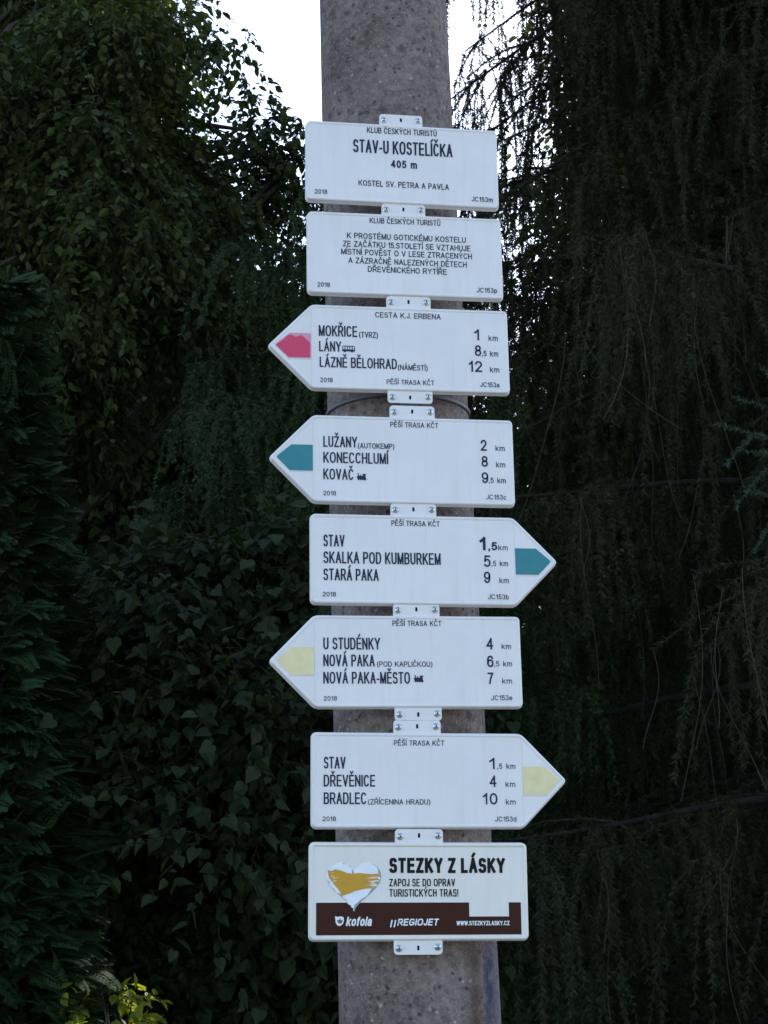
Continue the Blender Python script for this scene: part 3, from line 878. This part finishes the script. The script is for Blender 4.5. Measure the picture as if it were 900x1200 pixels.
def leafy(P, O, tl, nl, size, droop, tmpl, skip=None, updown=-.25, hang=.45, spread=.9):
    """twigs at P growing along O with nl leaves each -> leaf block, twig block"""
    k = len(P)
    D = rowv(O*.8+rng.normal(size=(k, 3))*.45+np.array([0, 0, updown]))
    L = tl*(.55+.9*rng.random(k))
    ts = np.linspace(0, 1, 4)
    line = P[:, None]+D[:, None]*(L[:, None]*ts)[..., None]+np.array([0, 0, -1.])*(droop*L[:, None]*ts**2)[..., None]
    tt = np.linspace(.12, 1, nl)[None]+rng.normal(size=(k, nl))*.03
    lp = P[:, None]+D[:, None]*(L[:, None]*tt)[..., None]+np.array([0, 0, -1.])*(droop*L[:, None]*tt**2)[..., None]
    side = rowv(np.cross(D, rng.normal(size=(k, 3))*.35+np.array([0, 0, 1.])))
    alt = np.where(np.arange(nl) % 2 == 0, 1., -1.)
    ld = D[:, None]*.55+side[:, None]*alt[None, :, None]*spread+np.array([0, 0, -hang])+rng.normal(size=(k, nl, 3))*.28
    nn = np.array([0, 0, 1.])+rng.normal(size=(k, nl, 3))*.45
    lp, ld, nn = lp.reshape(-1, 3), ld.reshape(-1, 3), nn.reshape(-1, 3)
    sz = size*(.45+.85*rng.random(len(lp))**.8)
    if skip is not None:
        ok = ~skip(lp); lp, ld, nn, sz = lp[ok], ld[ok], nn[ok], sz[ok]
    lv, lf = scatter(lp, ld, nn, sz, *tmpl)
    if skip is not None: line = line[~(skip(line[:, 0]) | skip(line[:, 3]))]
    rad = np.repeat(np.array([[.0022, .0018, .0013, .0008]]), len(line), 0)
    tv, tf = tubes(line, rad)
    return (lv, lf, 0), (tv, tf, 1)


def limb_blocks(base, tips, r0, n=7, sag=.12, sides=7, off=None):
    """curved limbs from points on the trunk to the clumps"""
    P, Rr = [], []
    for b_, t in zip(base, tips):
        b_, t = np.asarray(b_), np.asarray(t); s = np.linspace(0, 1, n)
        mid = np.array([0, 0, 1.])*np.linalg.norm(t-b_)*sag
        w_ = rng.normal(size=3)*.06*np.linalg.norm(t-b_)
        q = b_+(t-b_)*s[:, None]+(mid+w_)*np.sin(np.pi*s)[:, None]
        if off is not None and sun_gap(q+off, .55).any(): continue
        P.append(q)
        Rr.append(r0*(1-.85*s))
    return tubes(np.array(P), np.array(Rr), sides)


def trunk_block(base, top, r0, r1, sides=12, n=12, wob=.06):
    s = np.linspace(0, 1, n); b_, t = np.asarray(base, float), np.asarray(top, float)
    P = b_+(t-b_)*s[:, None]
    P[1:-1, :2] += rng.normal(size=(n-2, 2))*wob
    rad = r0+(r1-r0)*s; rad[0] *= 1.35
    return tubes(P[None], rad[None], sides)


# a clear tube cut through the crowns on purpose, letting sun reach the small sapling
SAP = spot(126, 1178, 5.5)
def sun_gap(p, r=.27):
    d = p-SAP; t = d@SUNDIR; q = d-t[:, None]*SUNDIR
    return (t > -.2) & ((q**2).sum(1) < r*r)


def broadleaf(name, label, base, top, clumps, per, size, nl, tl, matl, r0=.16, tmpl=LEAF, group=None, cat='tree', droop=.5, hang=.45, shell=.5, skip=sun_gap, nlimb=3, updown=-.25, spread=.9, sub=0, subf=.34, flat=.85, jit=.18):
    t = empty(name, tuple(base)); tag(t, label, cat, group)
    b0 = np.asarray(base, float)
    rel = [(np.asarray(c)-b0, r) for c, r in clumps]
    src = [(np.asarray(c), r) for c, r in clumps]
    if sub: src = subclumps(src, sub, subf)
    P, O = clump_points(src, per, shell, flat, jit)
    if flat < .8: O = rowv(O*np.array([1, 1, .4]))
    leaf, twig = leafy(P, O, tl, nl, size, droop, tmpl, skip, updown, hang, spread)
    leaf = (leaf[0]-b0, leaf[1], 0); twig = (twig[0]-b0, twig[1], 1)
    link('crown', nmesh('crown', [leaf, twig]), [matl, M['twig']], t)
    tb = trunk_block((0, 0, -.1), np.asarray(top)-b0, r0, r0*.25)
    bases, tips = [], []
    for c, r in rel:
        for k in range(nlimb):
            f = min(.95, max(.12, (c[2]-.5*r)/max((top[2]-b0[2]), .1)*rng.uniform(.55, .95)))
            bases.append((np.asarray(top)-b0)*f); tips.append(c+unit_rand(1)[0]*r*.6*(k > 0))
    lb = limb_blocks(bases, tips, r0*.32, off=b0 if skip is not None else None)
    link('trunk', nmesh('trunk', [(tb[0], tb[1], 0), (lb[0], lb[1], 0)], True), M['bark'], t)
    return t


# --- broadleaf tree left of the pole, its crown sloping away under the sky gap
C1 = [((30, -110, 9.2), 1.0), ((105, 0, 8.8), .52), ((10, 80, 8.4), .75), ((110, 130, 8.6), .62), ((185, 105, 8.9), .30), ((230, 180, 9.0), .30), ((290, 190, 9.1), .26), ((205, 30, 9.3), .17),
      ((335, 205, 9.3), .20), ((262, 65, 9.1), .17), ((300, 135, 9.2), .17), ((345, 170, 9.3), .13), ((130, 260, 8.5), .62), ((240, 280, 9.2), .45), ((20, 300, 8.3), .72), ((320, 270, 9.6), .30), ((150, 370, 8.8), .5), ((60, 460, 9.3), .6), ((250, 400, 10.2), .5)]
base1 = spot(-120, 900, 9.2); base1[2] = 0
top1 = spot(-60, -160, 9.2)
broadleaf('broadleaf_tree', 'tall broadleaf tree with small drooping leaves filling the upper left beside the white sky', base1, top1,
          [(spot(*c), r) for c, r in C1], 820, .056, 9, .24, M['broadleaf'], .17, hang=.75, sub=10, subf=.44, shell=.1, droop=.8, flat=.38, jit=.3)
# --- a second one behind it that closes the wall of leaves
C2 = [((20, 0, 12.0), 1.1), ((60, 120, 12), .8), ((60, 220, 12), 1.2), ((100, 300, 12), .75), ((265, 440, 12.6), .6), ((340, 450, 12.6), .6), ((60, 430, 12), 1.3), ((220, 450, 12), 1.0), ((340, 470, 12), .9),
      ((100, 620, 12), 1.3), ((280, 620, 12), 1.1), ((420, 420, 12.4), .9), ((430, 600, 12.4), 1.2), ((40, 800, 12), 1.3), ((250, 800, 12), 1.3), ((440, 800, 12), 1.3)]
base2 = spot(60, 900, 12.3); base2[2] = 0
broadleaf('broadleaf_tree', 'dark broadleaf tree standing behind the drooping-leaved tree, showing only in its gaps', base2, spot(60, 60, 12.3),
          [(spot(*c), r) for c, r in C2], 800, .085, 9, .34, M['broadleaf'], .20)

# --- bush with heart-shaped leaves low left
C3 = [((250, 700, 6.5), .32), ((330, 690, 6.7), .28), ((150, 740, 6.4), .30), ((215, 790, 6.2), .42), ((330, 800, 6.4), .42), ((400, 860, 6.7), .40), ((130, 880, 6.2), .40), ((250, 900, 6.0), .45),
      ((360, 960, 6.3), .42), ((180, 1010, 6.1), .42), ((290, 1040, 6.1), .42), ((390, 1090, 6.4), .42), ((120, 1110, 6.5), .36), ((230, 1140, 6.3), .40), ((330, 1180, 6.2), .42), ((180, 1280, 6.3), .5), ((330, 1330, 6.3), .55),
      ((60, 1000, 6.6), .4), ((60, 1240, 6.6), .4), ((440, 1000, 6.9), .45), ((440, 1200, 6.7), .5)]
base3 = spot(270, 1000, 6.4); base3[2] = 0
t3 = broadleaf('leafy_bush', 'dense dark bush with heart-shaped leaves at the lower left of the pole', base3, spot(270, 900, 6.4),
          [(spot(*c), r) for c, r in C3], 2300, .049, 7, .24, M['lilac'], .05, HEART, cat='bush', droop=.2, hang=.75, nlimb=2, sub=9, subf=.42, shell=.3)

# --- small sapling catching the sun
sc0 = SAP.copy()
CS = [(sc0, .085), (sc0+np.array([.05, .02, -.10]), .08), (sc0+np.array([-.02, .0, .06]), .06), (sc0+np.array([.04, .03, -.25]), .08)]
bs = sc0.copy(); bs[2] = 0
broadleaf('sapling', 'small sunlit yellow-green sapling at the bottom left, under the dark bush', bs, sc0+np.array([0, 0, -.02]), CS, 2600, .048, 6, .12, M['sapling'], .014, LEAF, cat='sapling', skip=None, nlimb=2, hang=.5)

# --- arborvitae with flat fans at the left edge
def fan_template():
    v, f = [], []
    def blade(p, d, l, w_):
        p, d = np.array(p, float), np.array(d, float)/np.linalg.norm(d); n_ = np.array([-d[1], d[0]])*w_/2
        o = len(v)
        for q, k in ((p-n_*.5, 0), (p+d*l*.5-n_, .5), (p+d*l, 1), (p+d*l*.5+n_, .5)):
            v.append((q[0], q[1], 0))
        f.append((o, o+1, o+2, o+3))
    blade((0, 0), (0, 1), 1.0, .045)
    for i in range(9):
        y = .10+.092*i; l = .42*(1-.62*(i/9))
        for s in (-1, 1):
            a = R(52)
            d = (s*math.sin(a), math.cos(a))
            blade((0, y), d, l, .048)
            for q in (.35, .62):
                p = (d[0]*l*q, y+d[1]*l*q)
                a2 = R(15); blade(p, (s*math.sin(a2), math.cos(a2)), l*.36, .042)
                a3 = R(85); blade(p, (s*math.sin(a3), math.cos(a3)), l*.25, .042)
    v = [(x, y, -.30*y*y-.25*x*x) for x, y, z in v]
    return v, f
FAN = fan_template()

def fan_tree(name, label, base, height, rmax, k, size, power=.8):
    t = empty(name, tuple(base)); tag(t, label, 'tree')
    z = height*(1-rng.random(k)**.75*.995)
    zz = np.clip(z, .25, height-.05)
    rad = rmax*np.clip((1-zz/height)*1.25, 0, 1)**power
    th = rng.random(k)*2*np.pi
    lob = 1+.16*np.sin(3*th+zz*2.3)+.14*np.sin(7*th-zz*4.1)
    rr = rad*lob*(.45+.55*rng.random(k)**.5)
    P = np.stack([rr*np.cos(th), rr*np.sin(th), zz], 1)
    out = np.stack([np.cos(th), np.sin(th), 0*th], 1)
    D = out*1.0+rng.normal(size=(k, 3))*.30+np.array([0, 0, .15])
    Nn = np.array([0, 0, .9])+out*.25+rng.normal(size=(k, 3))*.35
    v, f = scatter(P, D, Nn, size*(.6+.7*rng.random(k)), *FAN)
    link('crown', nmesh('crown', [(v, f, 0)]), M['thuja'], t)
    tb = trunk_block((0, 0, -.1), (0, 0, height*.93), .06, .008, 9, 9, .01)
    m_ = 160; sel = rng.choice(k, m_, replace=False)
    bb = np.stack([0*zz[sel], 0*zz[sel], zz[sel]*.9], 1)
    lb = limb_blocks(bb, P[sel], .010, 5, .03, 4)
    link('trunk', nmesh('trunk', [(tb[0], tb[1], 0), (lb[0], lb[1], 0)], True), M['bark'], t)
b4 = spot(-25, 1000, 5.8); b4[2] = 0
fan_tree('arborvitae', 'dark green arborvitae with flat fern-like sprays at the left edge', b4, 3.95, .44, 9000, .125)


# --- conifers with hanging branchlets
def needle_block(line, per_m, nl, w_, tilt=.75, off=None):
    """needles along many poly-lines (N,K,3)"""
    N_, K, _ = line.shape
    seg = np.linalg.norm(np.diff(line, axis=1), axis=2).sum(1)
    cnt = np.maximum(4, (seg*per_m).astype(int))
    own = np.repeat(np.arange(N_), cnt)
    t = rng.random(len(own))*(K-1)*.999
    i = t.astype(int); f = (t-i)[:, None]
    P = line[own, i]*(1-f)+line[own, i+1]*f
    T = rowv(line[own, i+1]-line[own, i])
    if off is not None:
        ok = ~sun_gap(P+off); P, T = P[ok], T[ok]
    S = rowv(np.cross(T, rng.normal(size=T.shape)))
    D = S*tilt+T*(1-tilt*.5)
    Nn = rng.normal(size=T.shape)
    tv = [(-w_/nl/2, 0, 0), (w_/nl/2, 0, 0), (0, 1, 0)]
    return scatter(P, D, Nn, nl*(.7+.5*rng.random(len(P))), tv, [(0, 1, 2)])


def conifer(name, label, base, height, rad_fn, nl_, droop, hang_len, needle, seed_az=None, z0=.5, nsec=13, nhang=30, cones=0, per_m=340, extra=(), strands=0, matl=None, cull=None):
    t = empty(name, tuple(base)); tag(t, label, 'tree')
    b0 = np.asarray(base, float)
    K = 9; s = np.linspace(0, 1, K)
    L_, Rr = [], []
    zs = np.sort(z0+(height*.97-z0)*rng.random(nl_)**1.05)
    for k, z in enumerate(zs):
        az = (k*2.39996+rng.normal()*.25) if seed_az is None else seed_az[0]+rng.random()*(seed_az[1]-seed_az[0])
        l = rad_fn(z)*(.75+.4*rng.random())
        d = np.array([math.cos(az), math.sin(az), 0]); side = np.array([-d[1], d[0], 0])
        up = l*(.16-droop*s+droop*.55*s*s)*s
        P = np.array([0, 0, z])+d*(l*s)[:, None]+side*(rng.normal()*.12*l*s*s)[:, None]
        P[:, 2] += up
        L_.append(P); Rr.append((.005+.009*l)*(1-.88*s))
    for a, b_ in extra:
        a, b_ = np.asarray(a)-b0, np.asarray(b_)-b0
        P = a+(b_-a)*s[:, None]; P[:, 2] += .22*np.sin(np.pi*s)*np.linalg.norm(b_-a)*.4
        L_.append(P); Rr.append(.022*(1-.86*s))
    L_ = np.array(L_); Rr = np.array(Rr)
    n_ = len(L_)
    lv, lf = tubes(L_, Rr, 6)
    tb = trunk_block((0, 0, -.1), (0, 0, height), .035*height**.75, .01, 12, 14, .03)
    link('trunk', nmesh('trunk', [(tb[0], tb[1], 0), (lv, lf, 0)], True), M['conifer_bark'], t)
    # side branches
    own = np.repeat(np.arange(n_), nsec); q = .12+.86*rng.random(len(own)); u = q*(K-1); i = np.minimum(u.astype(int), K-2); f = (u-i)[:, None]
    P0 = L_[own, i]*(1-f)+L_[own, i+1]*f; T = rowv(L_[own, i+1]-L_[own, i])
    llen = np.linalg.norm(L_[own, -1]-L_[own, 0], axis=1)
    sd = rowv(np.cross(T, np.array([0, 0, 1.])))*np.where(rng.random(len(own)) < .5, 1, -1)[:, None]
    d2 = rowv(T*.75+sd*.9+rng.normal(size=T.shape)*.18)
    sl = llen*(.42*(1-q*.75))*(.6+.7*rng.random(len(own)))
    ss = np.linspace(0, 1, 5)
    sec = P0[:, None]+d2[:, None]*(sl[:, None]*ss)[..., None]+np.array([0, 0, -1.])*(sl[:, None]*.35*ss**2)[..., None]
    sv, sf = tubes(sec, np.repeat(np.array([[.006, .0048, .0036, .0026, .0014]]), len(sec), 0), 4)
    # hanging branchlets from limbs and side branches
    tot = n_*nhang
    pick = rng.random(tot) < .40
    o1 = rng.integers(0, n_, tot); o2 = rng.integers(0, len(sec), tot)
    r = .2+.8*rng.random(tot)
    u = r*(K-1)*.999; i = u.astype(int); f = (u-i)[:, None]; A1 = L_[o1, i]*(1-f)+L_[o1, i+1]*f
    u = r*4*.999; i = u.astype(int); f = (u-i)[:, None]; A2 = sec[o2, i]*(1-f)+sec[o2, i+1]*f
    A = np.where(pick[:, None], A1, A2)
    hl = hang_len*(.35+.9*rng.random(tot))
    out = rng.normal(size=(tot, 3))*np.array([.42, .42, .1])
    hs = np.linspace(0, 1, 6)
    hang = A[:, None]+out[:, None]*(hl[:, None]*np.sqrt(hs+.02)*.55)[..., None]+np.array([0, 0, -1.])*(hl[:, None]*hs**1.2)[..., None]
    if cull is not None:
        ok = ~cull(hang[:, 2]+b0); hang = hang[ok]; tot = len(hang)
    ok = ~(sun_gap(hang[:, 2]+b0)); hang = hang[ok]; tot = len(hang)
    hv, hf = tubes(hang, np.repeat(np.array([[.0024, .0021, .0018, .0015, .0012, .0008]]), tot, 0), 3)
    n1 = needle_block(hang, per_m, needle, .0062, off=b0)
    n2 = needle_block(sec, per_m*1.15, needle, .0062, off=b0)
    n3 = needle_block(L_[:, 3:], per_m*1.0, needle, .0062, off=b0)
    link('crown', nmesh('crown', [(n1[0], n1[1], 0), (n2[0], n2[1], 0), (n3[0], n3[1], 0), (sv, sf, 1), (hv, hf, 1)]), [matl or M['needle'], M['twig']], t)
    if strands:
        o2 = rng.integers(0, len(sec), strands*12)
        A = sec[o2, -1]
        ok = strand_sel(A+b0); A = A[ok][:strands]; k = len(A)
        hl = .3+.5*rng.random(k); hs = np.linspace(0, 1, 9); ph = rng.random(k)*6.28
        dx = rng.normal(size=(k, 2))*.22
        line = np.repeat(A[:, None], 9, 1)
        line[..., 2] -= hl[:, None]*hs
        line[..., 0] += dx[:, :1]*hl[:, None]*hs**2+.018*np.sin(ph[:, None]+hs*5)
        line[..., 1] += dx[:, 1:]*hl[:, None]*hs**2
        v, f = tubes(line, np.full((k, 9), .00105), 3)
        o = link('dry_strands', nmesh('dry_strands', [(v, f, 0)]), M['palestrand'], t)
        o['kind'] = 'stuff'
        o['label'] = 'thin pale bare twigs hanging in the dark foliage'
    if cones:
        mb = MB(); prof = [(.002, 0), (.010, -.004), (.0125, -.012), (.010, -.020), (.004, -.026)]
        rings = []
        for j, (rr, z) in enumerate(prof):
            rings.append([(rr*(1+.12*((q_+j) % 2))*math.cos(q_*math.pi/5), rr*(1+.12*((q_+j) % 2))*math.sin(q_*math.pi/5), z) for q_ in range(10)])
        mb.loft(rings, cap0=True, cap1=True, smooth=False)
        mb.v = [(x*.8, y*.8, z*1.0) for x, y, z in mb.v]; me = mb.mesh('cone'); me.materials.append(M['cone'])
        cand = hang[rng.integers(0, tot, cones*40), rng.integers(2, 6, cones*40)]
        ok = cone_sel(cand+b0); cand = cand[ok][:cones]
        for p in cand:
            o = bpy.data.objects.new('cone', me); col.objects.link(o); o.parent = t; o.location = p
            o.rotation_euler = (rng.normal()*.3, rng.normal()*.3, 0)
    return t


def pix(p):
    d = p-CAM; z = d@FWD
    return 450+FPX*(d@RGT)/z, 600-FPX*(d@UPV)/z, z
def strand_sel(p):
    x, y, z = pix(p); return (x > 560) & (x < 900) & (y > 250) & (y < 1080) & (p[:, 1] < 4.5)
def cone_sel(p):
    x, y, z = pix(p); return (x > 540) & (x < 860) & (y > 60) & (y < 700) & (p[:, 1] < 5.2)

b5 = spot(1030, 1000, 7.4); b5[2] = 0
big = conifer('weeping_conifer', 'tall dark conifer with hanging branchlets filling the right side', b5, 13.0,
        lambda z: 2.40*(1-z/13.5)**.6, 125, .55, .52, .027, z0=.7, nsec=18, nhang=105, cones=70, strands=120,
        extra=[(spot(1030, -160, 7.4), spot(545, 60, 7.0)), (spot(1030, -110, 7.4), spot(523, 120, 6.9)), (spot(1030, -60, 7.4), spot(530, 190, 7.2)), (spot(1030, 60, 7.4), spot(545, 265, 6.8)), (spot(1030, 180, 7.4), spot(560, 330, 7.1)), (spot(1030, 250, 7.4), spot(556, 400, 7.0)), (spot(1030, 380, 7.4), spot(560, 540, 6.9))])
def young_spray():
    """a limb of the big conifer that reaches forward, tipped with fresh green shoots"""
    b0 = np.array(b5)
    root = spot(1010, 560, 5.2)
    px = [((935, 490), (900, 478), (860, 465), 4.75), ((940, 525), (893, 512), (838, 496), 4.7), ((884, 508), (866, 526), (850, 546), 4.68), ((935, 535), (905, 531), (876, 530), 4.6),
          ((905, 545), (884, 560), (861, 597), 4.7), ((940, 590), (905, 581), (876, 575), 4.65), ((915, 600), (899, 614), (884, 648), 4.8), ((950, 640), (925, 650), (905, 680), 4.8), ((945, 470), (915, 452), (890, 430), 4.8)]
    L_, J = [], []
    for a, b_, c, d in px:
        p0, p1, p2 = spot(*a, d+.06), spot(*b_, d), spot(*c, d-.05)
        s = np.linspace(0, 1, 6)[:, None]
        L_.append((1-s)**2*p0+2*s*(1-s)*p1+s*s*p2)
        J.append(np.array([root+(p0-root)*q+np.array([0, 0, .02])*math.sin(math.pi*q) for q in np.linspace(0, 1, 6)]))
    L_ = np.array(L_)-b0; J = np.array(J)-b0
    n_ = needle_block(L_, 900, .016, .0021, tilt=.85)
    n2_ = needle_block(J, 500, .016, .0022, tilt=.85)
    a = tubes(L_, np.repeat(np.array([[.002, .0018, .0016, .0014, .0011, .0007]]), len(L_), 0), 5)
    c = tubes(J, np.repeat(np.array([[.006, .005, .004, .003, .0025, .002]]), len(J), 0), 5)
    top = b0.copy(); top[2] = root[2]+.35
    m_ = tubes((np.array([top+(root-top)*q+np.array([0, 0, -.15])*math.sin(math.pi*q) for q in np.linspace(0, 1, 9)])-b0)[None], np.linspace(.03, .006, 9)[None], 7)
    o = link('young_spray', nmesh('young_spray', [(n_[0], n_[1], 0), (n2_[0], n2_[1], 0), (a[0], a[1], 1), (c[0], c[1], 1), (m_[0], m_[1], 1)]), [M['needle_fresh'], M['twig']], big)
    o['label'] = 'fresh green needle sprays at the right edge'
young_spray()
b6 = spot(425, 900, 7.5); b6[2] = 0
conifer('weeping_conifer', 'shorter dark conifer with drooping sprays directly behind the pole', b6, 5.25,
        lambda z: .30+1.15*(1-z/5.4)**.5, 85, .42, .40, .023, z0=.6, nsec=13, nhang=70, matl=M['needle_mid'])
b7 = spot(1020, 900, 10.5); b7[2] = 0
conifer('conifer', 'dark conifer standing behind the tall weeping one on the right', b7, 14.0,
        lambda z: .3+2.9*(1-z/14.3)**.8, 150, .25, .5, .032, z0=.6, nsec=14, nhang=45, per_m=260)

# --- a big broadleaf tree far back on the right, added to screen out the sun and close the sky
C8 = [((800, 420, 17), 1.5), ((800, 250, 17.5), 1.5), ((900, 330, 17), 1.9), ((790, 90, 18), 1.2), ((900, 120, 18), 2.0), ((860, -60, 18), 2.0), ((1020, -20, 18), 2.2), ((1040, 250, 18), 2.2), ((740, 570, 17), 1.3), ((860, 540, 17), 2.0), ((1000, 480, 17), 2.0), ((960, -200, 18), 2.0), ((1120, 100, 18), 2.2)]
b8 = spot(880, 900, 18); b8[2] = 0
broadleaf('broadleaf_tree', 'big broadleaf tree far behind the conifers on the right', b8, spot(900, 0, 18), [(spot(*c), r) for c, r in C8], 520, .12, 9, .5, M['farleaf'], .28, updown=-.1)

# --- the wood beyond: one mass of leaves
def far_wood():
    P, O, = [], []
    for k in range(150):
        a = R(-32)+R(74)*(k+rng.random())/150
        d = 16+5*rng.random()
        top = 5.9+1.0*math.sin(a*17)+.8*math.sin(a*41+1)+.8*rng.normal()
        for z in np.arange(.3, top, .8):
            P.append((CAM[0]+d*math.sin(a)+rng.normal()*.4, CAM[1]+d*math.cos(a)+rng.normal()*.5, z+rng.normal()*.2))
    cl = [(np.array(p), .75) for p in P]
    Q, O = clump_points(cl, 150, .5)
    leaf, twig = leafy(Q, O, .5, 8, .13, .3, LEAF, sun_gap)
    stems = [(np.array([p[0], p[1], 0]), p) for p in P if p[2] > 3.4][::3]
    lb = limb_blocks([a for a, b_ in stems], [np.array(b_) for a, b_ in stems], .09, 6, 0, 6)
    o = link('far_wood', nmesh('far_wood', [leaf, twig, (lb[0], lb[1], 1)]), [M['farleaf'], M['bark']])
    tag(o, 'dark leafy wood closing the background beyond the trees', 'wood', kind='stuff')
far_wood()
